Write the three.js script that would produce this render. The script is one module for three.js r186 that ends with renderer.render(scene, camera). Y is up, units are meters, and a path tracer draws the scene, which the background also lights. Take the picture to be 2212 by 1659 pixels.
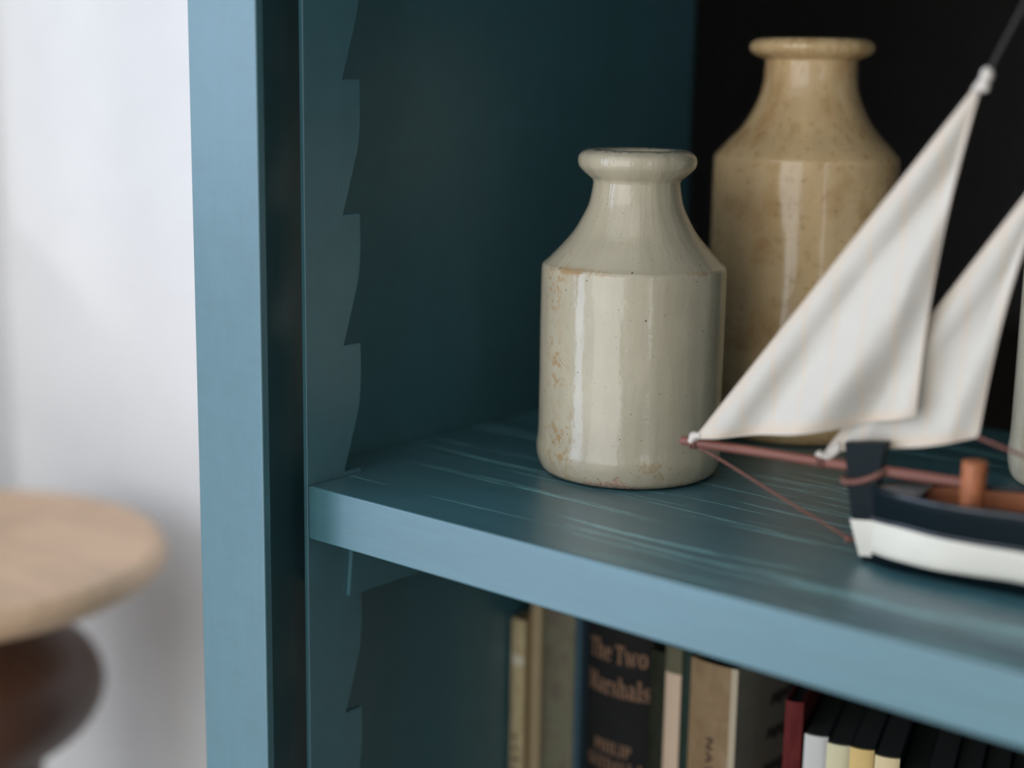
import * as THREE from 'three';
import { mergeGeometries, mergeVertices, toCreasedNormals } from 'three/addons/utils/BufferGeometryUtils.js';
import { RoundedBoxGeometry } from 'three/addons/geometries/RoundedBoxGeometry.js';
import { RectAreaLightUniformsLib } from 'three/addons/lights/RectAreaLightUniformsLib.js';

// ---------------------------------------------------------------- camera, sky, sun, windows, exposure
// origin: front top left corner of the middle shelf; x along the shelf, z out of the bookcase
const scene = new THREE.Scene();
const renderer = new THREE.WebGLRenderer({ antialias: true });
renderer.toneMapping = THREE.LinearToneMapping;
renderer.toneMappingExposure = 0.85;
renderer.shadowMap.enabled = true;
const camera = new THREE.PerspectiveCamera(28.56, 2212 / 1659, 0.02, 40);
camera.position.set(0.5496, 0.2022, 0.5057);
camera.up.set(-0.1379, 0.9804, -0.1409);
camera.lookAt(0.5496 - 0.6246, 0.2022 - 0.1965, 0.5057 - 0.7558);
camera.focus = 0.752;
camera.userData.fStop = 2.65;

scene.background = new THREE.Color().setRGB(0.55, 0.68, 0.9);
RectAreaLightUniformsLib.init();
const FLOOR = -0.95, CEIL = 1.55, LEFT = -0.915, RIGHT = 5.6, BACK = -0.4, FRONT = 2.4;
const sun = new THREE.DirectionalLight(new THREE.Color().setRGB(0.95, 0.98, 1.0), 0.36);   // hazy low sun through the left window
sun.position.set(-2, 0.59 * 2, 6); sun.target.position.set(0, 0, 0);
sun.castShadow = true; sun.shadow.radius = 9; sun.shadow.mapSize.set(2048, 2048);
Object.assign(sun.shadow.camera, { left: -3, right: 3, top: 3, bottom: -3, near: 0.1, far: 15 });
scene.add(sun, sun.target);
function windowLight(x, y, z, tx, tz, w, h, r, g, b, power) {
  const l = new THREE.RectAreaLight(new THREE.Color().setRGB(r, g, b), power, w, h);
  l.position.set(x, y, z); l.lookAt(tx, y, tz); scene.add(l); return l;
}
// garden doors and a narrow door in the front wall, garden doors in the left wall, casement in the left wall by the corner
const W1 = { x0: -0.6, x1: 1.3, y0: FLOOR, y1: 1.3 }, W2 = { x0: 3.75, x1: 3.95, y0: FLOOR, y1: 1.15 }, W3 = { z0: -0.35, z1: 0.55, y0: 0.06, y1: 1.2 }, W5 = { z0: 0.62, z1: 0.98, y0: 0.06, y1: 1.2 }, W4 = { z0: 1.05, z1: 2.2, y0: FLOOR, y1: 1.2 };
windowLight((W1.x0 + W1.x1) / 2, (W1.y0 + W1.y1) / 2, FRONT - 0.005, (W1.x0 + W1.x1) / 2, 0, W1.x1 - W1.x0, W1.y1 - W1.y0, 1.0, 0.985, 0.965, 2.9);
windowLight((W2.x0 + W2.x1) / 2, (W2.y0 + W2.y1) / 2, FRONT - 0.005, (W2.x0 + W2.x1) / 2, 0, W2.x1 - W2.x0, W2.y1 - W2.y0, 0.93, 0.97, 1.05, 7.5);
windowLight(LEFT + 0.005, (W5.y0 + W5.y1) / 2, (W5.z0 + W5.z1) / 2, 1, (W5.z0 + W5.z1) / 2, W5.z1 - W5.z0, W5.y1 - W5.y0, 0.79, 0.92, 1.2, 4.5);
windowLight(LEFT + 0.005, (W4.y0 + W4.y1) / 2, (W4.z0 + W4.z1) / 2, 1, (W4.z0 + W4.z1) / 2, W4.z1 - W4.z0, W4.y1 - W4.y0, 0.79, 0.92, 1.2, 4.3);

// ---------------------------------------------------------------- helpers
let seed = 7;
const rnd = () => { seed |= 0; seed = seed + 0x6D2B79F5 | 0; let t = Math.imul(seed ^ seed >>> 15, 1 | seed); t = t + Math.imul(t ^ t >>> 7, 61 | t) ^ t; return ((t ^ t >>> 14) >>> 0) / 4294967296; };
const hash = (x, y) => { let h = Math.imul(x | 0, 374761393) ^ Math.imul(y | 0, 668265263); h = Math.imul(h ^ h >>> 13, 1274126177); return ((h ^ h >>> 16) >>> 0) / 4294967296; };
const sm = (t) => t * t * (3 - 2 * t), mix = (a, b, t) => a + (b - a) * t, clamp = (t) => Math.min(1, Math.max(0, t));
function noise(x, y) { const i = Math.floor(x), j = Math.floor(y), u = sm(x - i), v = sm(y - j); return mix(mix(hash(i, j), hash(i + 1, j), u), mix(hash(i, j + 1), hash(i + 1, j + 1), u), v); }
const fbm = (x, y, n = 4) => { let s = 0, a = 0.5, t = 0; for (let k = 0; k < n; k++) { s += a * noise(x, y); t += a; x = x * 2.03 + 17.1; y = y * 2.03 + 5.7; a *= 0.5; } return s / t; };
function tex(w, h, fn, srgb = true) {
  const d = new Uint8Array(w * h * 4);
  for (let j = 0; j < h; j++) for (let i = 0; i < w; i++) {
    const c = fn((i + 0.5) / w, (j + 0.5) / h, i, j), k = (j * w + i) * 4;
    if (typeof c === 'number') d[k] = d[k + 1] = d[k + 2] = 255 * clamp(c);
    else { d[k] = 255 * clamp(c[0]); d[k + 1] = 255 * clamp(c[1]); d[k + 2] = 255 * clamp(c[2]); }
    d[k + 3] = 255;
  }
  const t = new THREE.DataTexture(d, w, h); t.magFilter = THREE.LinearFilter; t.minFilter = THREE.LinearMipmapLinearFilter; t.generateMipmaps = true;
  t.wrapS = t.wrapT = THREE.RepeatWrapping; if (srgb) t.colorSpace = THREE.SRGBColorSpace; t.needsUpdate = true; return t;
}
const taken = {};
const numbered = (n) => { taken[n] = (taken[n] ?? -1) + 1; return taken[n] ? n + '_' + String(taken[n]).padStart(3, '0') : n; };
function mesh(name, geo, mat, parent) {
  const m = new THREE.Mesh(Array.isArray(geo) ? (geo.length > 1 ? mergeGeometries(geo.map((g) => { const k = g.index ? g.toNonIndexed() : g; for (const a of Object.keys(k.attributes)) if (!['position', 'normal', 'uv'].includes(a)) k.deleteAttribute(a); return k; })) : geo[0]) : geo, mat);
  m.name = parent ? name : numbered(name); m.castShadow = m.receiveShadow = true; (parent || scene).add(m); return m;
}
function thing(name, label, category, pos = [0, 0, 0], turn = 0, group) {
  const g = new THREE.Group(); g.name = numbered(name); g.position.set(...pos); g.rotation.y = turn;
  g.userData = { label, category }; if (group) g.userData.group = group; scene.add(g); return g;
}
const tag = (o, label, category, group) => { Object.assign(o.userData, { label, category }); if (group) o.userData.group = group; return o; };
const structure = (o, label) => { o.userData.kind = 'structure'; if (label) o.userData.label = label; return o; };
// uv in metres (times k) from position, by the way each face points
function metreUV(g, k = 1, ox = 0, oy = 0) {
  g = g.index ? g.toNonIndexed() : g; if (!g.attributes.normal) g.computeVertexNormals();
  const p = g.attributes.position, uv = new Float32Array(p.count * 2), a = new THREE.Vector3(), b = new THREE.Vector3(), c = new THREE.Vector3();
  for (let i = 0; i < p.count; i += 3) {
    a.fromBufferAttribute(p, i); b.fromBufferAttribute(p, i + 1); c.fromBufferAttribute(p, i + 2);
    const n = b.clone().sub(a).cross(c.clone().sub(a)), ax = Math.abs(n.x), ay = Math.abs(n.y), az = Math.abs(n.z);
    [a, b, c].forEach((v, q) => {
      const [s, t] = ay >= ax && ay >= az ? [v.x, -v.z] : ax > az ? [v.z, v.y] : [v.x, v.y];
      uv[(i + q) * 2] = (s + ox) * k; uv[(i + q) * 2 + 1] = (t + oy) * k;
    });
  }
  g.setAttribute('uv', new THREE.BufferAttribute(uv, 2)); return g;
}
function box(x0, x1, y0, y1, z0, z1, bev = 0) {
  const w = x1 - x0, h = y1 - y0, d = z1 - z0;
  const g = bev ? new RoundedBoxGeometry(w, h, d, 2, bev) : new THREE.BoxGeometry(w, h, d);
  g.translate((x0 + x1) / 2, (y0 + y1) / 2, (z0 + z1) / 2); return metreUV(g);
}
const std = (o) => new THREE.MeshStandardMaterial(o);
const v2 = (x, y) => new THREE.Vector2(x, y), v3 = (x, y, z) => new THREE.Vector3(x, y, z);
// a grid surface P(u,v) -> Vector3, closed into a sheet of thickness t when t > 0
function sheet(P, nu, nv, t = 0, uvOf = (u, v) => [u, v]) {
  const pts = [], uvs = [], E = 1e-3;
  const side = (o) => { for (let j = 0; j <= nv; j++) for (let i = 0; i <= nu; i++) {
    const u = i / nu, v = j / nv, p = P(u, v);
    if (t) { const du = P(Math.min(1, u + E), v).sub(P(Math.max(0, u - E), v)), dv = P(u, Math.min(0.999, v + E)).sub(P(u, Math.max(0, v - E))); const n = du.cross(dv).normalize(); p.addScaledVector(n, o * t / 2); }
    pts.push(p.x, p.y, p.z); uvs.push(...uvOf(u, v));
  } };
  const idx = [], W = nu + 1, N = W * (nv + 1);
  side(1); const quad = (a, b, c, d) => idx.push(a, b, c, a, c, d);
  for (let j = 0; j < nv; j++) for (let i = 0; i < nu; i++) quad(j * W + i, j * W + i + 1, (j + 1) * W + i + 1, (j + 1) * W + i);
  if (t) {
    side(-1);
    for (let j = 0; j < nv; j++) for (let i = 0; i < nu; i++) quad(N + j * W + i, N + (j + 1) * W + i, N + (j + 1) * W + i + 1, N + j * W + i + 1);
    for (let i = 0; i < nu; i++) { quad(i, N + i, N + i + 1, i + 1); const k = nv * W + i; quad(k, k + 1, N + k + 1, N + k); }
    for (let j = 0; j < nv; j++) { const k = j * W; quad(k, k + W, N + k + W, N + k); const q = k + nu; quad(q, N + q, N + q + W, q + W); }
  }
  const g = new THREE.BufferGeometry();
  g.setAttribute('position', new THREE.Float32BufferAttribute(pts, 3)); g.setAttribute('uv', new THREE.Float32BufferAttribute(uvs, 2)); g.setIndex(idx);
  g.computeVertexNormals(); return g;
}
const tube = (pts, r, n = 40, k = 8) => new THREE.TubeGeometry(new THREE.CatmullRomCurve3(pts.map((p) => v3(...p))), n, r, k);
const rod = (a, b, r0, r1 = r0, k = 16) => { const A = v3(...a), B = v3(...b), g = new THREE.CylinderGeometry(r1, r0, A.distanceTo(B), k); g.applyQuaternion(new THREE.Quaternion().setFromUnitVectors(v3(0, 1, 0), B.clone().sub(A).normalize())); const c = A.add(B).multiplyScalar(0.5); return g.translate(c.x, c.y, c.z); };

// ---------------------------------------------------------------- materials
const grain = tex(1024, 1024, (u, v) => 0.93 + 0.05 * (fbm(u * 40, v * 40, 3) - 0.5) + 0.04 * (fbm(u * 190, v * 14, 3) - 0.5) + 0.03 * (fbm(u * 14, v * 160, 2) - 0.5));
const grainBump = tex(1024, 1024, (u, v) => 0.5 + 0.5 * (fbm(u * 260, v * 16, 3) - 0.5) + 0.5 * (fbm(u * 50, v * 50, 3) - 0.5), false);
for (const t of [grain, grainBump]) t.repeat.set(3, 3);
const PAINT = [0.054, 0.155, 0.178];
const paintOf = (o) => new THREE.MeshPhysicalMaterial({ roughness: 0.42, clearcoat: 0.8, clearcoatRoughness: 0.34, ...o });   // one satin teal paint for the whole bookcase
const paint = paintOf({ color: new THREE.Color().setRGB(...PAINT), map: grain, bumpMap: grainBump, bumpScale: 0.0001 });
// shelf top: paint rubbed thin on the raised grain, pale broken streaks along the board
const streakField = new Float32Array(2048 * 1024);
{
  const W = 2048, H = 1024;                           // 0.86 m x 0.43 m
  const put = (x, y, a) => { const i = x | 0, j = y | 0; if (i >= 0 && i < W && j >= 0 && j < H) streakField[j * W + i] = Math.min(1, streakField[j * W + i] + a); };
  for (let k = 0; k < 170; k++) {
    const y0 = rnd() * H * 0.87, x0 = rnd() * W * 1.1 - 200, len = 200 + rnd() * 600, bend = (rnd() - 0.5) * 26, n = 12 + rnd() * 30, wide = 1.5 + rnd() * 7;
    for (let q = 0; q < n; q++) {
      const s0 = rnd(), l = 20 + rnd() * 120, yy = y0 + (rnd() - 0.5) * wide * 2, a = 0.25 + rnd() * 0.6, sl = (rnd() - 0.5) * 0.02;
      for (let t = 0; t < l; t += 0.7) { const x = x0 + s0 * len + t, e = sm(Math.min(1, 4 * Math.min(t / l, 1 - t / l))), c = ((s0 * len + t) / len - 0.5); const y = yy + bend * c * c * 4 + sl * t + 1.2 * noise(x * 0.05, yy); put(x, y, a * e * 0.8 * (0.5 + noise(x * 0.2, yy * 3))); if (rnd() < 0.4) put(x, y + 1, a * e * 0.3); }
    }
  }
}
const streakAt = (u, v) => streakField[Math.min(1023, v * 1024 | 0) * 2048 + Math.min(2047, u * 2048 | 0)];
const shelfMap = tex(2048, 1024, (u, v) => {
  const s = streakAt(u, v), m = 0.93 + 0.10 * (fbm(u * 10, v * 70, 4) - 0.5) + 0.06 * (fbm(u * 60, v * 400, 2) - 0.5);
  return [mix(0.258 * m, 0.56, s * 0.9), mix(0.431 * m, 0.80, s * 0.9), mix(0.460 * m, 0.80, s * 0.9)];
});
const shelfBump = tex(2048, 1024, (u, v) => 0.45 + 0.3 * streakAt(u, v) + 0.2 * (fbm(u * 30, v * 300, 3) - 0.5), false);
for (const t of [shelfMap, shelfBump]) { t.repeat.set(1 / 0.86, 1 / 0.43); }
const shelfPaint = paintOf({ map: shelfMap, bumpMap: shelfBump, bumpScale: 0.00015 });
const wallMap = tex(256, 256, (u, v) => { const k = 0.93 + 0.02 * fbm(u * 30, v * 30, 3); return [k, k * 0.995, k * 0.985]; });
const wallPaint = std({ map: wallMap, roughness: 0.9 });
const floorWood = std({ map: tex(512, 512, (u, v) => { const k = 0.8 + 0.3 * (fbm(u * 4, v * 60, 4) - 0.5); return [0.82 * k, 0.77 * k, 0.70 * k]; }), roughness: 0.5 });

// ---------------------------------------------------------------- room
const T = 0.12;
const HALL = -7.0, HLEFT = -6.0, OX0 = -0.32, OX1 = 0.826, OY1 = 0.828;      // the bookcase fills an opening in the back wall; an unlit hall lies behind it
structure(mesh('floor', box(HLEFT - T, RIGHT + T, FLOOR - T, FLOOR, HALL - T, FRONT + T), floorWood));
structure(mesh('ceiling', box(HLEFT - T, RIGHT + T, CEIL, CEIL + T, HALL - T, FRONT + T), wallPaint));
structure(mesh('wall_back', [box(HLEFT - T, OX0, FLOOR, CEIL, BACK - T, BACK), box(OX1, RIGHT + T, FLOOR, CEIL, BACK - T, BACK), box(OX0, OX1, OY1, CEIL, BACK - T, BACK)], wallPaint));
structure(mesh('wall_hall_end', box(HLEFT - T, RIGHT + T, FLOOR, CEIL, HALL - T, HALL), wallPaint));
structure(mesh('wall_hall_left', box(HLEFT - T, HLEFT, FLOOR, CEIL, HALL, BACK - T), wallPaint));
structure(mesh('wall_hall_right', box(RIGHT, RIGHT + T, FLOOR, CEIL, HALL, BACK - T), wallPaint));
structure(mesh('wall_left', [box(LEFT - T, LEFT, FLOOR, W3.y0, BACK, W4.z0), box(LEFT - T, LEFT, W3.y1, CEIL, BACK, FRONT), box(LEFT - T, LEFT, W3.y0, W3.y1, BACK, W3.z0), box(LEFT - T, LEFT, W3.y0, W3.y1, W3.z1, W5.z0), box(LEFT - T, LEFT, W3.y0, W3.y1, W5.z1, W4.z0), box(LEFT - T, LEFT, FLOOR, W3.y1, W4.z1, FRONT)], wallPaint));
structure(mesh('wall_right', box(RIGHT, RIGHT + T, FLOOR, CEIL, BACK, FRONT), wallPaint));
structure(mesh('wall_front', [box(LEFT - T, RIGHT + T, W1.y1, CEIL, FRONT, FRONT + T), box(LEFT - T, W1.x0, FLOOR, W1.y1, FRONT, FRONT + T), box(W1.x1, W2.x0, FLOOR, W1.y1, FRONT, FRONT + T), box(W2.x0, W2.x1, W2.y1, W1.y1, FRONT, FRONT + T), box(W2.x1, RIGHT + T, FLOOR, W1.y1, FRONT, FRONT + T)], wallPaint));

// ---------------------------------------------------------------- bookcase
const SIDE = -0.03, INNER_R = 0.80, BB = -0.372, TOPY = 0.80;      // inner faces
const bookcase = thing('bookcase', 'teal painted wooden bookcase with sawtooth shelf supports inside', 'bookcase', [0, FLOOR, 0]);
const bc = (g) => { g.translate(0, -FLOOR, 0); return g; };
mesh('stile', bc(box(-0.0497, 0, FLOOR, TOPY, 0.0262, 0.031, 0.0009)), paint, bookcase);                  // front board, standing off the carcass:
mesh('spacer', bc(box(-0.0497, -0.0440, FLOOR, TOPY, 0.0022, 0.0262)), paint, bookcase);                      // an open gap runs behind it
mesh('stile', bc(box(INNER_R - 0.03, INNER_R + 0.02, FLOOR, TOPY, 0.0022, 0.031, 0.0011)), paint, bookcase);
mesh('side_panel', bc(box(SIDE - 0.0185, SIDE, FLOOR, TOPY, BB - 0.012, 0.0022)), paint, bookcase);
mesh('side_panel', bc(box(INNER_R, INNER_R + 0.0185, FLOOR, TOPY, BB - 0.012, 0.0022)), paint, bookcase);
mesh('top_board', bc(box(-0.0497, INNER_R + 0.02, TOPY, TOPY + 0.022, BB - 0.012, 0.036, 0.002)), paint, bookcase);
mesh('plinth', bc(box(SIDE, INNER_R, FLOOR, FLOOR + 0.08, -0.01, 0.0022)), paint, bookcase);
mesh('filler_panel', bc(box(-0.345, SIDE - 0.0186, FLOOR, TOPY + 0.03, -0.398, -0.386)), paint, bookcase);      // closes the wall opening beside the case
mesh('back_rail', bc(box(SIDE, INNER_R, TOPY - 0.07, TOPY, BB - 0.012, BB, 0.002)), paint, bookcase);
// sawtooth ladder strips: every tooth has a flat ledge and a back that swells out, then runs in to the next ledge
const PITCH = 0.0666, LEDGE = 0.0020;
function ladder(zin, zout, znotch, x0, x1) {
  const s = new THREE.Shape(); const k0 = -13, k1 = 11;
  s.moveTo(zin, LEDGE + k0 * PITCH); s.lineTo(zin, LEDGE + k1 * PITCH);
  for (let k = k1; k > k0; k--) {
    const y = LEDGE + k * PITCH, o = zout;
    s.lineTo(znotch, y); s.lineTo(o, y);
    s.bezierCurveTo(o - 0.0006 * Math.sign(zin - zout), y - 0.014, o - 0.0008 * Math.sign(zin - zout), y - 0.026, mix(o, znotch, 0.16), y - 0.036);
    s.lineTo(znotch, y - PITCH);
  }
  s.closePath();
  const g = new THREE.ExtrudeGeometry(s, { depth: x1 - x0, bevelEnabled: true, bevelSize: 0.0003, bevelThickness: 0.0003, bevelSegments: 1, curveSegments: 8 });
  // shape x -> world z, extrusion -> world x
  g.applyMatrix4(new THREE.Matrix4().makeBasis(v3(0, 0, 1), v3(0, 1, 0), v3(1, 0, 0))); g.translate(x0, 0, 0);
  const ix = g.attributes.position; for (let i = 0; i < ix.count; i += 3) for (const a of ['x', 'y', 'z']) { const A = 'get' + a.toUpperCase(), S = 'set' + a.toUpperCase(), t = ix[A](i + 1); ix[S](i + 1, ix[A](i + 2)); ix[S](i + 2, t); }
  g.computeVertexNormals(); return metreUV(g);
}
mesh('shelf_ladder', bc(ladder(0.0019, -0.0355, -0.0236, -0.0022, 0)), paint, bookcase);
for (const y of [-0.82, -0.5, 0.3, 0.62]) mesh('ladder_block', bc(box(SIDE, -0.0026, y, y + 0.02, -0.021, -0.009)), paint, bookcase);
mesh('shelf_ladder', bc(ladder(0.0019, -0.0355, -0.0236, INNER_R - 0.03, INNER_R - 0.0266)), paint, bookcase);
for (const y of [-0.82, -0.5, 0.3, 0.62]) mesh('ladder_block', bc(box(INNER_R - 0.0263, INNER_R, y, y + 0.02, -0.021, -0.009)), paint, bookcase);
// bearers rest on the ledges, their ends cut to the slope of the teeth
function bearer(xa, xb, yl) {
  const h = 0.0362, zi = -0.0243, run = 0.0035;
  const bar = (r, a, b) => { const q = new THREE.Shape(); q.moveTo(zi, 0); q.lineTo(zi - r, h); q.lineTo(-0.371, h); q.lineTo(-0.371, 0); q.closePath();
    const g = new THREE.ExtrudeGeometry(q, { depth: b - a, bevelEnabled: false }); g.applyMatrix4(new THREE.Matrix4().makeBasis(v3(0, 0, 1), v3(0, 1, 0), v3(-1, 0, 0))); return metreUV(g.translate(b, 0, 0)); };
  const m = mesh('shelf_bearer', xa < 0 ? [bar(0.0126, xa, 0.0006), bar(run, 0.0006, xb)] : [bar(run, xa, INNER_R - 0.0306), bar(0.0126, INNER_R - 0.0306, xb)], paint, bookcase); m.position.y = yl - FLOOR; return m;
}
// shelves, notched at the corners round the ladder strips
function shelf(top, label) {
  const s = new THREE.Shape(), x0 = SIDE + 0.0012, x1 = INNER_R - 0.0012, a = 0.0012, b = INNER_R - 0.0312, zf = 0.0368, zb = 0.330;
  s.moveTo(a, -0.0010); s.lineTo(b, -0.0010); s.lineTo(b, zf); s.lineTo(x1, zf); s.lineTo(x1, 0.371); s.lineTo(x0, 0.371); s.lineTo(x0, zf); s.lineTo(a, zf); s.closePath();
  const g = new THREE.ExtrudeGeometry(s, { depth: 0.0264, bevelEnabled: true, bevelSize: 0.0009, bevelOffset: -0.0004, bevelThickness: 0.0008, bevelSegments: 3 });
  g.applyMatrix4(new THREE.Matrix4().makeBasis(v3(1, 0, 0), v3(0, 0, -1), v3(0, 1, 0))); g.translate(0, -0.0272, 0);
  const G = metreUV(g, 1, 0.03, 0.01), gp = G.attributes.position, gn = G.attributes.normal, gu = G.attributes.uv;
  for (let i = 0; i < gp.count; i++) if (gn.getY(i) < 0.6) gu.setY(i, 0.394 + clamp((gp.getY(i) + 0.028) / 0.028) * 0.026);   // edges: smooth paint, no rubbed grain
  const m = mesh('shelf', G, shelfPaint); m.position.y = top; return tag(m, label, 'shelf');
}
shelf(0, 'thick teal shelf with pale worn grain carrying the jars and the boat');
shelf(0.3996, 'teal shelf above the stoneware jars');
shelf(-0.3996, 'teal shelf that the row of books stands on');
for (const y of [0, 0.3996, -0.3996]) { bearer(SIDE + 0.0005, 0.0032, y - 0.0646); bearer(INNER_R - 0.0332, INNER_R - 0.0005, y - 0.0646); }

// ---------------------------------------------------------------- stoneware jars
const JR = 0.0484;
function latheProfile(pts, seg = 128) {          // pts: [r, y, smoothness]; a spline through runs, corners kept at 'c'
  const out = []; let run = [];
  const flush = () => { if (run.length > 2) { const c = new THREE.SplineCurve(run.map((p) => v2(p[0], p[1]))); c.getPoints((run.length - 1) * 7).forEach((p) => out.push(p)); } else run.forEach((p) => out.push(v2(p[0], p[1]))); };
  for (const p of pts) { run.push(p); if (p[2] === 'c') { flush(); run = [p]; } }
  flush();
  const cl = out.filter((p, i) => !i || p.distanceTo(out[i - 1]) > 5e-5).map((p) => v2(Math.max(0.00001, p.x), p.y));
  const g = new THREE.LatheGeometry(cl, seg), H = Math.max(...cl.map((p) => p.y)), P = g.attributes.position, U = g.attributes.uv;
  for (let i = 0; i < P.count; i++) U.setY(i, P.getY(i) / H * 0.98 + 0.01);
  return g;
}
const jarProfile = (pts, wall) => latheProfile(pts);
const smallPts = [[0, 0.0012], [0.0405, 0.0012], [0.0418, 0, 'c'], [0.0440, 0.0005], [0.0468, 0.0030], [0.0486, 0.0085], [0.0490, 0.0135], [0.0482, 0.022], [0.0481, 0.046], [0.0483, 0.0785], [0.0482, 0.1040], [0.04805, 0.1078, 'c'], [0.0479, 0.1088], [0.0472, 0.1100, 'c'], [0.0440, 0.1128], [0.0382, 0.1190], [0.0321, 0.1262], [0.0278, 0.1335], [0.0243, 0.1412], [0.0226, 0.1500], [0.0226, 0.1525], [0.0235, 0.1540, 'c'], [0.0268, 0.1566], [0.0298, 0.1598], [0.0306, 0.1632], [0.0297, 0.1662], [0.0270, 0.1682], [0.0240, 0.1688], [0.0205, 0.1686], [0.0182, 0.1672], [0.0172, 0.1640], [0.0175, 0.152], [0.0200, 0.138], [0.0300, 0.122], [0.0420, 0.107], [0.0430, 0.07], [0.0425, 0.012], [0.038, 0.0068], [0, 0.0065]];
const largePts = [[0, 0.0012], [0.046, 0.0012], [0.0475, 0, 'c'], [0.0500, 0.0008], [0.0522, 0.0040], [0.0531, 0.011], [0.0530, 0.05], [0.0534, 0.10], [0.0536, 0.150], [0.0535, 0.1598, 'c'], [0.0534, 0.1612], [0.0528, 0.1624, 'c'], [0.0505, 0.1652], [0.0460, 0.1700], [0.0385, 0.1780], [0.0331, 0.1866], [0.0291, 0.1955], [0.0270, 0.2042], [0.0265, 0.2125], [0.0263, 0.2160], [0.0272, 0.2172, 'c'], [0.0300, 0.2182], [0.0340, 0.2204], [0.0357, 0.2232], [0.0350, 0.2262], [0.0320, 0.2284], [0.0280, 0.2290], [0.0240, 0.2286], [0.0218, 0.2266], [0.0212, 0.222], [0.0220, 0.205], [0.0300, 0.185], [0.046, 0.160], [0.0475, 0.10], [0.047, 0.012], [0.04, 0.007], [0, 0.0065]];
// glaze: specks, iron stains, runs; u = 0.5 faces the lens side of the jar
function glaze(base, spots, stain, n, chipped) {
  const W = 1024, H = 1024, sp = [];
  for (let k = 0; k < n; k++) sp.push([rnd(), rnd() * 0.98, 0.0009 + rnd() * rnd() * 0.0022, 0.35 + rnd() * 0.65]);
  const grid = {}; for (const s of sp) { const key = (s[0] * 64 | 0) + ',' + (s[1] * 64 | 0); (grid[key] ??= []).push(s); }
  return tex(W, H, (u, v) => {
    const m = 0.97 + 0.07 * (fbm(u * 12, v * 9, 4) - 0.5) + 0.05 * (fbm(u * 60, v * 10, 3) - 0.5);
    let c = base.map((b) => b * m);
    const st = stain(u, v); c = c.map((x, i) => mix(x, [0.60, 0.43, 0.24][i], st));
    const gi = u * 64 | 0, gj = v * 64 | 0;
    for (let a = -1; a <= 1; a++) for (let b = -1; b <= 1; b++) for (const s of grid[(gi + a) + ',' + (gj + b)] || []) {
      const d = Math.hypot((u - s[0]) * 1.8, v - s[1]) / s[2]; if (d < 1.3) { const k = s[3] * clamp(1.3 - d) * 0.9; c = c.map((x, i) => mix(x, spots[i], k)); }
    }
    if (chipped) {                                     // bare chipped clay at the foot, grime in the hollow of the mouth
      const e = 0.046 * clamp(1.2 - Math.abs(u - 0.475) / 0.075) * (0.5 + fbm(u * 60, 3, 3)), k = clamp((e - v) * 160); c = c.map((x, i) => mix(x, [0.70, 0.60, 0.51][i] * (0.72 + 0.5 * fbm(u * 260, v * 260, 3)), k));
      if (v < 0.014) c = c.map((x) => x * (0.45 + 0.4 * fbm(u * 90, v * 50, 2)));
      if (v > 0.984) c = c.map((x, i) => mix(x, [0.56, 0.53, 0.46][i], clamp((fbm(u * 80, v * 300, 3) - 0.45) * 4)));
    }
    return c;
  });
}
const smallMap = glaze([0.72, 0.68, 0.58], [0.16, 0.13, 0.10], (u, v) => {
  const blot = (cu, cv, ru, rv, t) => { const d = Math.hypot((u - cu) / ru, (v - cv) / rv); return clamp(1.25 - d) * clamp((0.6 * fbm(u * 90 + cv * 9, v * 55, 5) + 0.4 * fbm(u * 260, v * 90 + cu * 7, 3) - t) * 6); };
  let s = blot(0.345, 0.60, 0.035, 0.10, 0.5) + blot(0.35, 0.36, 0.035, 0.12, 0.52) + blot(0.37, 0.13, 0.05, 0.11, 0.5) + 0.8 * blot(0.55, 0.075, 0.05, 0.035, 0.5) + blot(0.4, 0.645, 0.07, 0.012, 0.42) + 0.7 * blot(0.62, 0.645, 0.05, 0.008, 0.45);
  s += 0.7 * clamp(1 - v / 0.05) * clamp((fbm(u * 60, v * 90, 3) - 0.48) * 4) + blot(0.1, 0.3, 0.1, 0.2, 0.55) + blot(0.85, 0.5, 0.1, 0.2, 0.56);
  return 0.5 * clamp(s);
}, 420, true);
const largeMap = glaze([0.86, 0.735, 0.545], [0.20, 0.14, 0.08], (u, v) => 0.35 * clamp((fbm(u * 16 + 3, v * 12, 5) - 0.52) * 3.5) + 0.25 * clamp((fbm(u * 90, v * 70, 3) - 0.6) * 5), 300);
const thirdMap = glaze([0.92, 0.88, 0.77], [0.2, 0.16, 0.1], (u, v) => 0.3 * clamp((fbm(u * 16 + 8, v * 12, 5) - 0.58) * 3.5), 260);
const glazeBump = tex(1024, 1024, (u, v) => 0.5 + 0.55 * (fbm(u * 30, v * 2.2, 3) - 0.5) + 0.16 * (fbm(u * 70, v * 8, 3) - 0.5) + 0.08 * (fbm(u * 200, v * 120, 2) - 0.5), false);
const glazed = (map) => new THREE.MeshPhysicalMaterial({ map, bumpMap: glazeBump, bumpScale: 0.0006, roughness: 0.13, ior: 1.5 });
function jar(name, label, pts, mat, x, z, clayMap) {
  const g = thing(name, label, 'jar', [x, 0.0003, z], Math.atan2(0.5496 - x, 0.5057 - z) - Math.PI);
  const all = pts, cut = pts.findIndex((p) => p[1] > 0.0029 && p[0] > 0.04);
  mesh('body', latheProfile(all), mat, g);
  return g;
}
jar('stoneware_jar', 'cream glazed stoneware jar with brown stains and a chipped foot', smallPts, glazed(smallMap), 0.0992, -0.1375);
jar('stoneware_jar', 'tall tan brown stoneware jar behind the cream stained jar', largePts, glazed(largeMap), 0.1135, -0.288);
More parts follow.
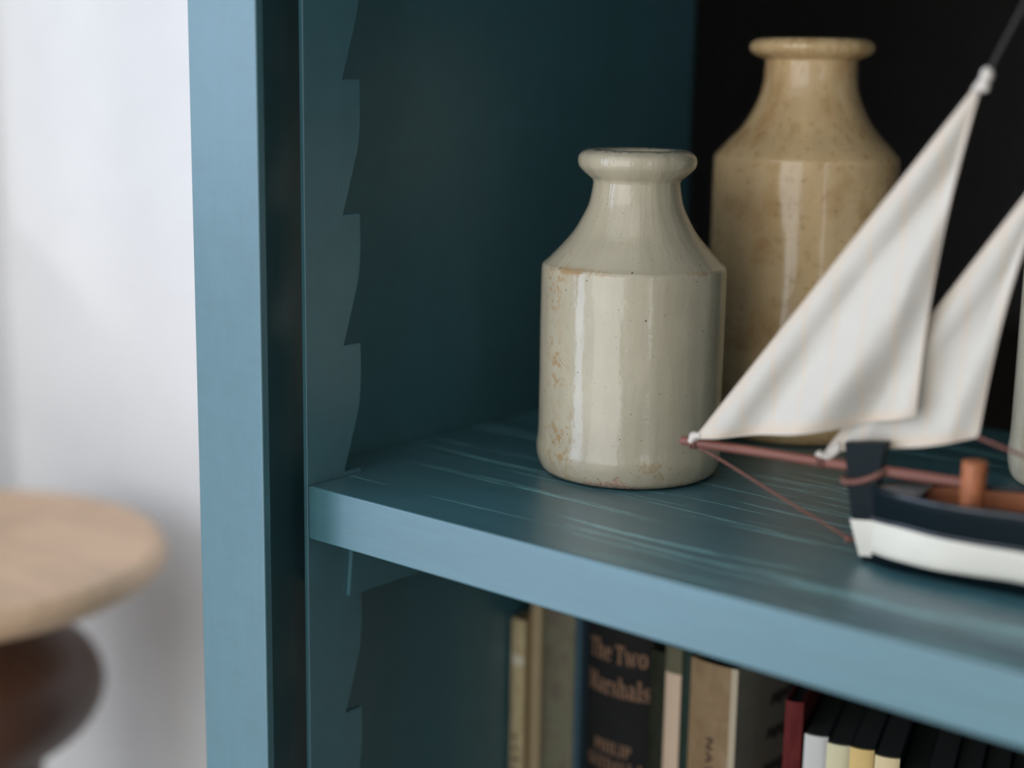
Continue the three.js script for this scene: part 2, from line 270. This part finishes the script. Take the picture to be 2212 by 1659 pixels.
// third jar: straight, plain, beyond the sails
jar('stoneware_jar', 'plain pale cream stoneware jar behind the sails of the model boat', smallPts.map(([r, y, c]) => [r * 0.9, y * 1.2, c]), glazed(thirdMap), 0.2975, -0.2785);

// ---------------------------------------------------------------- model sailing boat
const BOW = [0.2671, 0, -0.0797];
const boat = thing('model_sailboat', 'small wooden model sailing boat with cream and black hull and canvas sails', 'model boat', BOW, THREE.MathUtils.degToRad(10));
const blackGloss = new THREE.MeshPhysicalMaterial({ color: new THREE.Color().setRGB(0.004, 0.009, 0.011), roughness: 0.4, specularIntensity: 0.2 });
const blackRail = std({ color: new THREE.Color().setRGB(0.008, 0.013, 0.016), roughness: 0.25 });
const creamPaint = std({ map: tex(256, 256, (u, v) => { const k = 0.97 + 0.06 * (fbm(u * 20, v * 20, 3) - 0.5); return [0.86 * k, 0.84 * k, 0.775 * k]; }), roughness: 0.5 });
const woodTex = (r, g, b, sx, sy) => tex(256, 256, (u, v) => { const k = 0.85 + 0.5 * (fbm(u * sx, v * sy, 4) - 0.5); return [r * k, g * k, b * k]; });
const spar = std({ map: woodTex(0.55, 0.33, 0.27, 60, 6), roughness: 0.55 });
const orangeWood = std({ map: woodTex(0.72, 0.43, 0.26, 30, 6), roughness: 0.6 });
const deckWood = std({ map: woodTex(0.55, 0.33, 0.18, 6, 40), roughness: 0.65 });
const cordMat = std({ map: woodTex(0.50, 0.33, 0.28, 40, 40), roughness: 0.9 });
const darkCord = std({ color: new THREE.Color().setRGB(0.035, 0.03, 0.026), roughness: 0.9 });
const stations = [0.002, 0.008, 0.0155, 0.033, 0.050, 0.069, 0.10, 0.14, 0.18, 0.215];
const lines = {
  keel:  { b: [0.0010, 0.004, 0.0065, 0.0085, 0.0104, 0.012, 0.013, 0.012, 0.010, 0.006], y: [0.0004, 0, 0, 0, 0, 0, 0, 0, 0, 0.0006] },
  water: { b: [0.0018, 0.0065, 0.0108, 0.0150, 0.0162, 0.0172, 0.0195, 0.0195, 0.017, 0.012], y: [0.0050, 0.0054, 0.0058, 0.0060, 0.0066, 0.0074, 0.0062, 0.0062, 0.0065, 0.007] },
  band:  { b: [0.0018, 0.0048, 0.0085, 0.0150, 0.0180, 0.0200, 0.0230, 0.0230, 0.020, 0.0145], y: [0.0196, 0.0198, 0.0204, 0.0205, 0.0208, 0.0213, 0.0213, 0.0213, 0.0215, 0.022] },
  rail:  { b: [0.0022, 0.0070, 0.0118, 0.0178, 0.0205, 0.0222, 0.0250, 0.0250, 0.022, 0.016], y: [0.0328, 0.0334, 0.0340, 0.0344, 0.0349, 0.0358, 0.0358, 0.0358, 0.0362, 0.037] },
};
const lin = (arr, s) => { let i = 0; while (i < stations.length - 2 && s > stations[i + 1]) i++; const t = (s - stations[i]) / (stations[i + 1] - stations[i]); const g = (k) => arr[Math.min(arr.length - 1, Math.max(0, k))]; const a = g(i - 1), b = g(i), c = g(i + 1), d = g(i + 2); return 0.5 * (2 * b + (c - a) * t + (2 * a - 5 * b + 4 * c - d) * t * t + (3 * b - a - 3 * c + d) * t * t * t); };
const S0 = stations[0], S1 = stations[stations.length - 1], at = (L, s, o = 0) => [lin(L.b, s) + o, lin(L.y, s)];
const strip = (A, B, sgn, oa = 0, ob = 0) => sheet((u, v) => { const s = mix(S0, S1, v * 0.9999), [ba, ya] = at(A, s, oa), [bb, yb] = at(B, s, ob); return v3(s, mix(ya, yb, u), sgn * mix(ba, bb, u)); }, 5, 60, 0.0016);
const transom = (A, B) => sheet((u, v) => { const [ba, ya] = at(A, S1), [bb, yb] = at(B, S1); return v3(S1, mix(ya, yb, v * 0.999), mix(-1, 1, u) * mix(ba, bb, v)); }, 4, 2, 0.0016);
mesh('hull_bottom', [strip(lines.keel, lines.water, 1), strip(lines.keel, lines.water, -1), transom(lines.keel, lines.water), sheet((u, v) => { const s = mix(S0, S1, v * 0.999), [b, y] = at(lines.keel, s); return v3(s, y + 0.0009, mix(-b, b, u)); }, 3, 30, 0.0014)], blackGloss, boat).userData.label = 'black painted bottom of the hull';
mesh('hull_band', [strip(lines.water, lines.band, 1), strip(lines.water, lines.band, -1), transom(lines.water, lines.band)], creamPaint, boat).userData.label = 'cream painted band of the hull';
mesh('topside', [strip(lines.band, lines.rail, 1), strip(lines.band, lines.rail, -1), transom(lines.band, lines.rail)], blackGloss, boat).userData.label = 'glossy black upper side of the hull';
for (const sg of [1, -1]) {
  const path = (L, o, dy) => { const p = []; for (let k = 0; k <= 30; k++) { const s = mix(S0, S1, k / 30 * 0.9999), [b, y] = at(L, s, o); p.push([s, y + dy, sg * b]); } return p; };
  mesh('rubbing_strake', tube(path(lines.band, 0.0006, 0.0006), 0.0013, 90), blackRail, boat);
  mesh('gunwale', tube(path(lines.rail, 0, 0), 0.0015, 90), blackRail, boat);
  mesh('bulwark_lining', sheet((u, v) => { const s = mix(0.022, S1 - 0.002, v * 0.999), [b, y] = at(lines.rail, s); return v3(s, mix(0.024, y - 0.0006, u), sg * (b - 0.0024)); }, 2, 40, 0.001), orangeWood, boat);
}
mesh('deck', sheet((u, v) => { const s = mix(0.02, S1 - 0.001, v * 0.999), [b] = at(lines.rail, s); return v3(s, 0.0265, mix(-1, 1, u) * (b - 0.002)); }, 4, 40, 0.0012), deckWood, boat);
mesh('foredeck', sheet((u, v) => { const s = mix(0.003, 0.024, v * 0.999), [b, y] = at(lines.rail, s); return v3(s, y + 0.0005, mix(-1, 1, u) * b * 0.96); }, 4, 12, 0.0016), std({ color: new THREE.Color().setRGB(0.16, 0.155, 0.15), roughness: 0.3 }), boat);
// stem: a flat slab in the middle plane, black above, cream below
function slab(pts, t, bev = 0.0005) { const s = new THREE.Shape(pts.map((p) => v2(...p))); const g = new THREE.ExtrudeGeometry(s, { depth: t - 2 * bev, bevelEnabled: true, bevelSize: bev, bevelThickness: bev, bevelSegments: 2 }); return g.translate(0, 0, -t / 2 + bev); }
mesh('stem_head', slab([[-0.0052, 0.0186], [0.0048, 0.0196], [0.0040, 0.034], [0.0066, 0.0534], [-0.0106, 0.0512], [-0.0078, 0.032]], 0.0075), blackGloss, boat).userData.label = 'black stem post';
mesh('stem_foot', slab([[-0.0012, 0.0030], [0.0046, 0.0036], [0.0056, 0.0190], [-0.0061, 0.0180]], 0.0078), creamPaint, boat).userData.label = 'cream foot of the stem post';
mesh('keel_shoe', slab([[0.0004, 0.0002], [0.012, 0.0002], [0.012, 0.003], [-0.0006, 0.003]], 0.006, 0.0003), blackGloss, boat);
mesh('bowsprit', [rod([-0.0872, 0.0419, 0.0], [0.0425, 0.0405, 0], 0.0021, 0.0024), new THREE.SphereGeometry(0.0021, 12, 8).translate(-0.0872, 0.0419, 0)], spar, boat);
mesh('bollard', [new THREE.CylinderGeometry(0.0052, 0.005, 0.0235, 24).translate(0.0437, 0.0382, 0), new THREE.CylinderGeometry(0.0046, 0.0052, 0.0006, 24).translate(0.0437, 0.0502, 0)], orangeWood, boat).userData.label = 'round orange wood post on the deck';
const ringAt = (s, y, r, w) => new THREE.TorusGeometry(r, w, 8, 20).rotateY(Math.PI / 2).translate(s, y, 0);
mesh('lashing', [ringAt(-0.0228, 0.0418, 0.0028, 0.0009), ringAt(-0.0210, 0.0418, 0.0028, 0.0008), ringAt(-0.0830, 0.0420, 0.0026, 0.0008), ringAt(-0.0812, 0.0420, 0.0026, 0.0007)], cordMat, boat);
mesh('stem_lashing', tube([[-0.0115, 0.0352, 0.001], [-0.0098, 0.0350, 0.0048], [-0.003, 0.0362, 0.0055], [0.0045, 0.0398, 0.0052], [0.0066, 0.0412, 0.002], [0.0066, 0.0412, -0.003], [0.003, 0.039, -0.0052], [-0.006, 0.036, -0.005], [-0.0110, 0.0350, -0.002]], 0.0014, 70), cordMat, boat);
mesh('bobstay', [tube([[-0.0800, 0.0400, 0.0005], [-0.0715, 0.0368, 0.0005], [-0.04, 0.0228, 0.0005], [-0.0075, 0.0084, 0]], 0.0007, 40), new THREE.SphereGeometry(0.0017, 12, 8).translate(-0.0078, 0.0083, 0.0004), rod([-0.0085, 0.0082, 0], [-0.003, 0.0082, 0], 0.0009)], cordMat, boat);
// sails
function sailMap(A, B, C) {      // local (s, y) corners; hem and panel seams sewn in tan thread
  const seg = (px, py, a, b) => { const dx = b[0] - a[0], dy = b[1] - a[1], t = clamp(((px - a[0]) * dx + (py - a[1]) * dy) / (dx * dx + dy * dy)); return Math.hypot(px - a[0] - t * dx, py - a[1] - t * dy); };
  return tex(1024, 1024, (u, v) => {
    const s = u * 0.2 - 0.1, y = v * 0.24, d = Math.min(seg(s, y, A, B), seg(s, y, B, C), seg(s, y, C, A));
    const wv = 0.5 + 0.5 * Math.sin(u * 1600) * Math.sin(v * 1900), m = 0.965 + 0.025 * wv + 0.03 * (fbm(u * 30, v * 30, 3) - 0.5);
    let c = [0.765 * m, 0.742 * m, 0.695 * m];
    const hem = d < 0.0030 ? 0.2 + 0.4 * clamp((0.0010 - d) / 0.0008) : 0, st = Math.abs(d - 0.0030) < 0.0003 ? 0.4 : 0;
    const q = ((s + 0.5) / 0.0132) % 1, seam = Math.abs(q - 0.5) < 0.022 ? 0.6 : Math.abs(q - 0.57) < 0.018 ? 0.3 : 0;
    const k = Math.max(hem, st, seam) * (0.8 + 0.4 * fbm(u * 120, v * 120, 2)); return c.map((x, i) => mix(x, [0.80, 0.69, 0.57][i], clamp(k)));
  });
}
const sailBump = tex(512, 512, (u, v) => 0.5 + 0.25 * Math.sin(u * 820) * Math.sin(v * 900) + 0.4 * (fbm(u * 40, v * 40, 3) - 0.5), false);
function sail(name, A, B, C, z0, belly, folds, label) {   // A tack, B head, C clew
  const map = sailMap(A, B, C);
  const L = Math.hypot(B[0] - A[0], B[1] - A[1]), nx = (B[1] - A[1]) / L, ny = -(B[0] - A[0]) / L;
  const P = (u, v) => {                     // v up to the head, u from luff to leech
    const a = [mix(A[0], B[0], v), mix(A[1], B[1], v)], c = [mix(C[0], B[0], v) - 0.0035 * Math.sin(Math.PI * v) , mix(C[1], B[1], v)];
    const s = mix(a[0], c[0], u), y = mix(a[1], c[1], u) - 0.002 * Math.sin(Math.PI * u) * (1 - v);
    const d = (s - A[0]) * nx + (y - A[1]) * ny;       // distance from the luff
    const z = z0 + belly * Math.sin(Math.PI * clamp(u)) * Math.sin(Math.PI * Math.min(1, 0.12 + 0.88 * v) ) + folds * Math.sin(d * 185 + 1.6 * v + 1.2) * clamp(d / 0.012) * (0.55 + 0.45 * noise(s * 40 + 9, y * 40)) * clamp((1 - u) * 6);
    return v3(s, y, z);
  };
  const uvOf = (u, v) => { const p = P(u, v); return [(p.x + 0.1) / 0.2, p.y / 0.24]; };
  const m = mesh(name, sheet((u, v) => P(u, v * 0.995), 44, 70, 0.0007, (u, v) => uvOf(u, v * 0.995)), std({ map, bumpMap: sailBump, bumpScale: 0.0002, roughness: 0.95 }), boat);
  m.userData.label = label;
  const edge = (f) => { const p = []; for (let k = 0; k <= 24; k++) { const q = f(k / 24); p.push([q.x, q.y, q.z]); } return p; };
  const hem = std({ color: new THREE.Color().setRGB(0.56, 0.48, 0.39), roughness: 0.95 });
  mesh('luff_hem', tube(edge((t) => P(0, t * 0.99)), 0.0008, 60, 6), hem, m);
  mesh('leech_hem', tube(edge((t) => P(1, t * 0.99)), 0.0006, 60, 6), hem, m);
  mesh('foot_hem', tube(edge((t) => P(t, 0)), 0.0006, 60, 6), hem, m);
  return P;
}
sail('jib', [-0.0795, 0.0450], [0.0352, 0.2050], [0.0183, 0.0674], 0.0035, 0.004, 0.0062, 'large triangular canvas jib at the bow');
sail('staysail', [-0.0205, 0.0462], [0.0650, 0.1760], [0.0430, 0.0603], -0.004, 0.003, 0.0035, 'smaller canvas sail behind the jib');
const clothMat = std({ color: new THREE.Color().setRGB(0.58, 0.52, 0.45), roughness: 0.95 });
mesh('jib_knot', [new THREE.SphereGeometry(0.0026, 14, 10).scale(1, 1.25, 1).translate(0.0372, 0.2078, 0.003), new THREE.SphereGeometry(0.0021, 12, 8).translate(0.0368, 0.2030, 0.004), tube([[0.033, 0.2015, 0.0035], [0.0355, 0.205, 0.0035], [0.0378, 0.209, 0.003]], 0.0017, 12)], clothMat, boat).userData.label = 'knotted cloth corner at the head of the jib';
mesh('tack_knot', [new THREE.SphereGeometry(0.0024, 14, 10).translate(-0.0815, 0.0448, 0.0015), tube([[-0.083, 0.0425, 0.002], [-0.0805, 0.0455, 0.003], [-0.0775, 0.0462, 0.0035]], 0.0015, 14)], clothMat, boat);
mesh('staysail_tie', [tube([[-0.0235, 0.0455, 0.001], [-0.0215, 0.0436, 0.001], [-0.0190, 0.0455, -0.001], [-0.0150, 0.0490, -0.003]], 0.0017, 20), tube([[-0.0215, 0.0446, 0.002], [-0.0185, 0.044, 0.001], [-0.0150, 0.0470, -0.002]], 0.0013, 16)], clothMat, boat);
mesh('forestay', tube([[0.0372, 0.2078, 0.003], [0.0487, 0.2341, 0.002], [0.0735, 0.291, 0]], 0.0009, 20), darkCord, boat);
mesh('sheet_rope', tube([[0.0430, 0.0603, -0.003], [0.0631, 0.0540, -0.004], [0.084, 0.046, -0.006], [0.098, 0.036, -0.008], [0.100, 0.0265, -0.010]], 0.0008, 30), cordMat, boat);
mesh('mast', [rod([0.078, 0.0265, 0], [0.076, 0.325, 0], 0.0036, 0.0022), new THREE.SphereGeometry(0.003, 12, 8).translate(0.076, 0.326, 0)], spar, boat);
mesh('staysail_halyard', tube([[0.0650, 0.1755, -0.004], [0.0690, 0.183, -0.003], [0.0755, 0.195, 0]], 0.0007, 10), darkCord, boat);

// ---------------------------------------------------------------- books below
const BOOKY = -0.3996;
function curvedSpine(w, h, bulge, t) {
  const f = (x) => bulge * (1 - Math.pow(Math.abs(2 * x / w), 2.4));
  return [sheet((u, v) => { const x = (u - 0.5) * w; return v3(x, v * h, f(x)); }, 14, 1, 0), sheet((u, v) => { const x = (u - 0.5) * w; return v3(-x, v * h, f(x) - t); }, 14, 1, 0, () => [0.01, 0.01]),
    sheet((u, v) => { const x = (u - 0.5) * w; return v3(x, h, f(x) - v * t); }, 14, 1, 0, () => [0.01, 0.01]), sheet((u, v) => { const x = (0.5 - u) * w; return v3(x, 0, f(x) - v * t); }, 14, 1, 0, () => [0.01, 0.01])];
}
const css = (c) => `rgb(${c.map((k) => Math.round(k * 255)).join(',')})`;
function spineCanvas(w, h, col, draw, mottle = 0.06, blot = null) {
  const px = 2600, W = Math.max(32, Math.min(512, Math.round(w * px * 2))), H = Math.round(Math.min(1400, h * px));
  const c = document.createElement('canvas'); c.width = W; c.height = H; const g = c.getContext('2d');
  g.fillStyle = css(col); g.fillRect(0, 0, W, H);
  for (let k = 0; k < 260; k++) { const d = (rnd() - 0.5) * 2 * mottle, q = col.map((x) => clamp(x + d)); g.globalAlpha = 0.35; g.fillStyle = css(blot && rnd() < 0.35 ? blot : q); const rw = W * (0.08 + rnd() * 0.35), rh = H * (0.01 + rnd() * 0.05); g.beginPath(); g.ellipse(rnd() * W, rnd() * H, rw / 2, rh / 2, 0, 0, 7); g.fill(); }
  g.globalAlpha = 1; if (draw) draw(g, W, H, (y) => y / h * H);
  const t = new THREE.CanvasTexture(c); t.colorSpace = THREE.SRGBColorSpace; return t;
}
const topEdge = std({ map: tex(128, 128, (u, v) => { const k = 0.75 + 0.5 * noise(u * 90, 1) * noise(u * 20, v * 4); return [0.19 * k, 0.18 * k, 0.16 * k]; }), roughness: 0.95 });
const pageEdge = std({ map: tex(128, 128, (u, v) => { const k = 0.8 + 0.25 * noise(u * 100, 3); return [0.72 * k, 0.66 * k, 0.54 * k]; }), roughness: 0.95 });
function book(label, x0, x1, top, z, depth, col, o = {}) {
  const w = x1 - x0, h = top - BOOKY, turn = o.turn || 0;
  const g = thing('book', label, 'book', [x0, BOOKY, z], turn); const C = 0.0022;
  const soft = o.paper, ct = Math.min(soft ? 0.0006 : C, w * 0.16), over = soft ? 0 : 0.003;
  const bulge = o.bulge ?? Math.min(0.004, w * 0.12);
  const tx = spineCanvas(w, h, col, o.draw, o.mottle ?? 0.05, o.blot); const sm_ = new THREE.MeshPhysicalMaterial({ map: tx, roughness: o.rough ?? 0.8, specularIntensity: 0.4 });
  const cover = new THREE.MeshPhysicalMaterial({ color: new THREE.Color(...(o.cover || col)).convertSRGBToLinear(), roughness: o.rough ?? 0.8, specularIntensity: 0.4 });
  const sp = mesh('spine', curvedSpine(w, h, bulge, 0.0016).map((k) => k.translate(w / 2, 0, -bulge)), sm_, g);
  mesh('cover', box(0, ct, 0, h, -depth, -bulge - 0.0002, Math.min(0.0004, ct * 0.3)), cover, g);
  const face = mesh('cover', box(w - ct, w, 0, h, -depth, -bulge - 0.0002, Math.min(0.0004, ct * 0.3)), o.faceMat || cover, g);
  if (o.faceMat) { const p = face.geometry.attributes.position, uv = face.geometry.attributes.uv; for (let i = 0; i < p.count; i++) uv.setXY(i, -(p.getZ(i)) / depth, p.getY(i) / h); }
  mesh('page_block', box(ct + 0.0001, w - ct - 0.0001, over, h - over, -depth + over, -bulge - 0.0018), soft ? topEdge : topEdge, g);
  return g;
}
const ink = (text, size, color, cx, cy, font = 'serif', turn = 0, weight = 'bold') => (g, W, H, Y) => { g.save(); g.translate(cx * W, Y(cy)); g.rotate(turn); g.scale(1, 1); g.font = `${weight} ${size}px ${font}`; g.fillStyle = color; g.textAlign = 'center'; g.textBaseline = 'middle'; g.fillText(text, 0, 0); g.restore(); };
const all = (...f) => (g, W, H, Y) => f.forEach((k) => k(g, W, H, Y));
const ZS = -0.195;
book('thin book with blotched pale cream spine against the bookcase side', -0.0275, -0.0166, -0.1305, ZS, 0.13, [0.72, 0.65, 0.5], { mottle: 0.12, draw: (g, W, H, Y) => { g.fillStyle = 'rgb(215,205,180)'; g.fillRect(0.05 * W, Y(0.024), 0.9 * W, Y(0.006)); g.fillStyle = 'rgba(80,60,45,0.8)'; for (let k = 0; k < 14; k++) g.fillRect(W * 0.25, Y(0.078 + k * 0.0075), W * (0.3 + 0.3 * rnd()), Y(0.003)); } });
book('very thin dark ochre book between two pale thin books', -0.0163, -0.0120, -0.1255, ZS - 0.003, 0.12, [0.42, 0.33, 0.17]);
book('thin tan book beside the broad olive grey book', -0.0117, -0.0034, -0.112, ZS, 0.13, [0.62, 0.55, 0.42], { mottle: 0.06 });
book('broad olive grey book with purple brown blotches', -0.0030, 0.0233, -0.108, ZS, 0.14, [0.42, 0.41, 0.33], { mottle: 0.04, blot: [0.38, 0.32, 0.29] });
book('slim blue book beside the charcoal book', 0.0237, 0.0284, -0.108, ZS, 0.13, [0.21, 0.29, 0.33]);
book('thick charcoal book with gold lettered title The Two Marshals', 0.0289, 0.0775, -0.112, ZS, 0.145, [0.10, 0.10, 0.095], {
  bulge: 0.007, mottle: 0.015, rough: 0.85,
  draw: (g, W, H, Y) => {
    g.fillStyle = 'rgb(128,98,76)'; g.textAlign = 'center'; g.textBaseline = 'middle';
    const t = (s, x, y, hpx, wmax, f = 'bold') => { g.save(); g.translate(x * W, Y(y)); g.font = `${f} ${hpx}px serif`; const m = g.measureText(s).width || hpx; g.scale(wmax * W / m, 1); g.fillText(s, 0, 0); g.restore(); };
    t('The Two', 0.52, 0.0215, Y(0.0165), 0.86); t('Marshals', 0.53, 0.0425, Y(0.0165), 0.92);
    t('PHILIP', 0.5, 0.0825, Y(0.0105), 0.56); t('GUEDALLA', 0.52, 0.0938, Y(0.0105), 0.84);
  } });
book('dark bottle green book with frayed paper jacket beside the charcoal book', 0.0779, 0.0891, -0.1245, ZS - 0.002, 0.14, [0.13, 0.14, 0.09], { cover: [0.26, 0.27, 0.20] });
book('slim olive book with a long pinkish beige spine label', 0.0896, 0.1008, -0.118, ZS, 0.13, [0.36, 0.35, 0.27], { draw: (g, W, H, Y) => { g.fillStyle = 'rgb(196,172,148)'; g.fillRect(W * 0.06, Y(0.0165), W * 0.94, H); } });
book('slim dark green book next to the worn brown linen book', 0.1012, 0.1064, -0.112, ZS - 0.002, 0.13, [0.13, 0.19, 0.16]);
const coverArt = (() => { const c = document.createElement('canvas'); c.width = 512; c.height = 1024; const g = c.getContext('2d'); g.fillStyle = 'rgb(112,112,96)'; g.fillRect(0, 0, 512, 1024);
  for (let k = 0; k < 200; k++) { g.globalAlpha = 0.2; g.fillStyle = rnd() < 0.5 ? 'rgb(100,102,92)' : 'rgb(124,118,98)'; g.beginPath(); g.ellipse(rnd() * 512, rnd() * 1024, 20 + rnd() * 50, 10 + rnd() * 40, 0, 0, 7); g.fill(); }
  g.globalAlpha = 1; g.strokeStyle = 'rgb(48,46,40)'; g.lineCap = 'round';
  for (const [x, y, n] of [[150, 110, 4], [140, 190, 5], [130, 270, 5]]) for (let k = 0; k < n; k++) { g.lineWidth = 16; g.beginPath(); g.moveTo(x + k * 36, y + 26 * rnd()); g.bezierCurveTo(x + k * 36 + 10, y - 34, x + k * 36 + 26, y + 40, x + k * 36 + 30, y - 4); g.stroke(); }
  const t = new THREE.CanvasTexture(c); t.colorSpace = THREE.SRGBColorSpace; return std({ map: t, roughness: 0.8 }); })();
book('worn brown linen book with pale frayed spine edge and grey green cover', 0.1069, 0.1381, -0.1215, ZS, 0.145, [0.53, 0.44, 0.325], { mottle: 0.06, blot: [0.47, 0.38, 0.28], bulge: 0.002, faceMat: coverArt,
  draw: (g, W, H, Y) => { g.fillStyle = 'rgb(172,158,134)'; g.fillRect(W * 0.88, 0, W * 0.12, H); g.fillStyle = 'rgb(52,38,30)'; g.save(); g.translate(W * 0.5, Y(0.044)); g.rotate(Math.PI / 2); g.font = `bold ${Math.round(W * 0.19)}px sans-serif`; g.textAlign = 'left'; g.textBaseline = 'middle'; g.fillText('NATURE', 0, 0); g.restore(); } });
const R18 = THREE.MathUtils.degToRad(18);
book('dark red book standing askew beside the brown linen book', 0.1700, 0.1800, -0.1300, ZS, 0.096, [0.33, 0.10, 0.09], { turn: R18, bulge: 0.0008 });
const pb = (label, x, top, col, text, tint, sz = 0.24) => book(label, x, x + 0.0129, top, ZS, 0.10, col, { turn: R18, paper: true, bulge: 0.0014, mottle: 0.02, cover: [0.12, 0.13, 0.15],
  draw: (g, W, H, Y) => { if (!text) return; g.fillStyle = tint; g.save(); g.translate(W * 0.52, Y(0.019)); if (sz > 0.3) { g.translate(0, Y(0.012)); g.rotate(Math.PI / 2); } g.font = `${Math.round(W * sz)}px serif`; g.textAlign = 'center'; g.textBaseline = 'middle'; g.fillText(text, 0, 0); g.restore(); } });
pb('white paperback spine standing askew beside the dark red book', 0.1826, -0.1462, [0.755, 0.745, 0.715], 'The', 'rgb(120,118,112)', 0.46);
pb('pale greenish cream paperback between the white and the yellow one', 0.1963, -0.1472, [0.78, 0.75, 0.60], 'III', 'rgb(110,104,78)');
pb('warm yellow paperback between two paler cream ones', 0.2100, -0.1455, [0.80, 0.68, 0.44], 'III', 'rgb(116,88,54)');
pb('pale cream paperback at the end of the light spined row', 0.2246, -0.1456, [0.82, 0.74, 0.57]);
for (let k = 0; k < 6; k++) pb('dark topped paperback beyond the pale cream ones, lower than the shelf edge', 0.2392 + k * 0.0142, -0.1535 + 0.002 * ((k * 3) % 4), [0.15, 0.17, 0.2]).userData.group = 'dark paperbacks at the end of the row';

// ---------------------------------------------------------------- round wooden side table by the wall
const table = thing('side_table', 'round light wood side table with a turned pedestal by the white wall', 'table', [-0.625, FLOOR, -0.139]);
const tableWood = (r, g, b) => std({ map: tex(512, 512, (u, v) => { const k = 0.93 + 0.14 * (fbm(u * 3, v * 40, 4) - 0.5) + 0.2 * (fbm(u * 5, v * 5, 3) - 0.5); return [r * k, g * k, b * k]; }), roughness: 0.42 });
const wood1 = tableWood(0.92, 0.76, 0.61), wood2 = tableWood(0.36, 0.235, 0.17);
const lathe = (pts) => metreUV(mergeVertices(new THREE.LatheGeometry(new THREE.SplineCurve(pts.map((p) => v2(...p))).getPoints(pts.length * 6), 96)), 3);
const TT = -0.198 - FLOOR;
const smoothN = (g) => { g.deleteAttribute('normal'); const m = mergeVertices(g.clone().deleteAttribute('uv'), 1e-5); m.computeVertexNormals(); return g; };
function turned(pts) { const c = new THREE.SplineCurve(pts.map((p) => v2(...p))).getPoints(pts.length * 6); const g = new THREE.LatheGeometry(c.map((p) => v2(Math.max(1e-5, p.x), p.y)), 96); const P = g.attributes.position, U = g.attributes.uv; for (let i = 0; i < P.count; i++) U.setXY(i, P.getX(i) * 2.5, (P.getZ(i) + P.getY(i)) * 2.5); return g; }
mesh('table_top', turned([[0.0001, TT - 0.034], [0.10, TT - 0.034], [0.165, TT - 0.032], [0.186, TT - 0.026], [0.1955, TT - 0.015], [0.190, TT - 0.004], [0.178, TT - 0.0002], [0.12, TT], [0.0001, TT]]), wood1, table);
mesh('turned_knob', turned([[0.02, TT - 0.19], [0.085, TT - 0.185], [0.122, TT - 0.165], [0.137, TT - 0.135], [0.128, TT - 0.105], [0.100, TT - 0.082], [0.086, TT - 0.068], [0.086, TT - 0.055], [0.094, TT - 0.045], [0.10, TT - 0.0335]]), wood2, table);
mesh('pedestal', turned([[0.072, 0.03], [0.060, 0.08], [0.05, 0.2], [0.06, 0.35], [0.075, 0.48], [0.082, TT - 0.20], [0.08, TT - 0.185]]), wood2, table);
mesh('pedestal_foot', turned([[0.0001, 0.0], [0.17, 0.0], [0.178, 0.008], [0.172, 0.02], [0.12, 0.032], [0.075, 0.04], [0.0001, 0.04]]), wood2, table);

renderer.render(scene, camera);
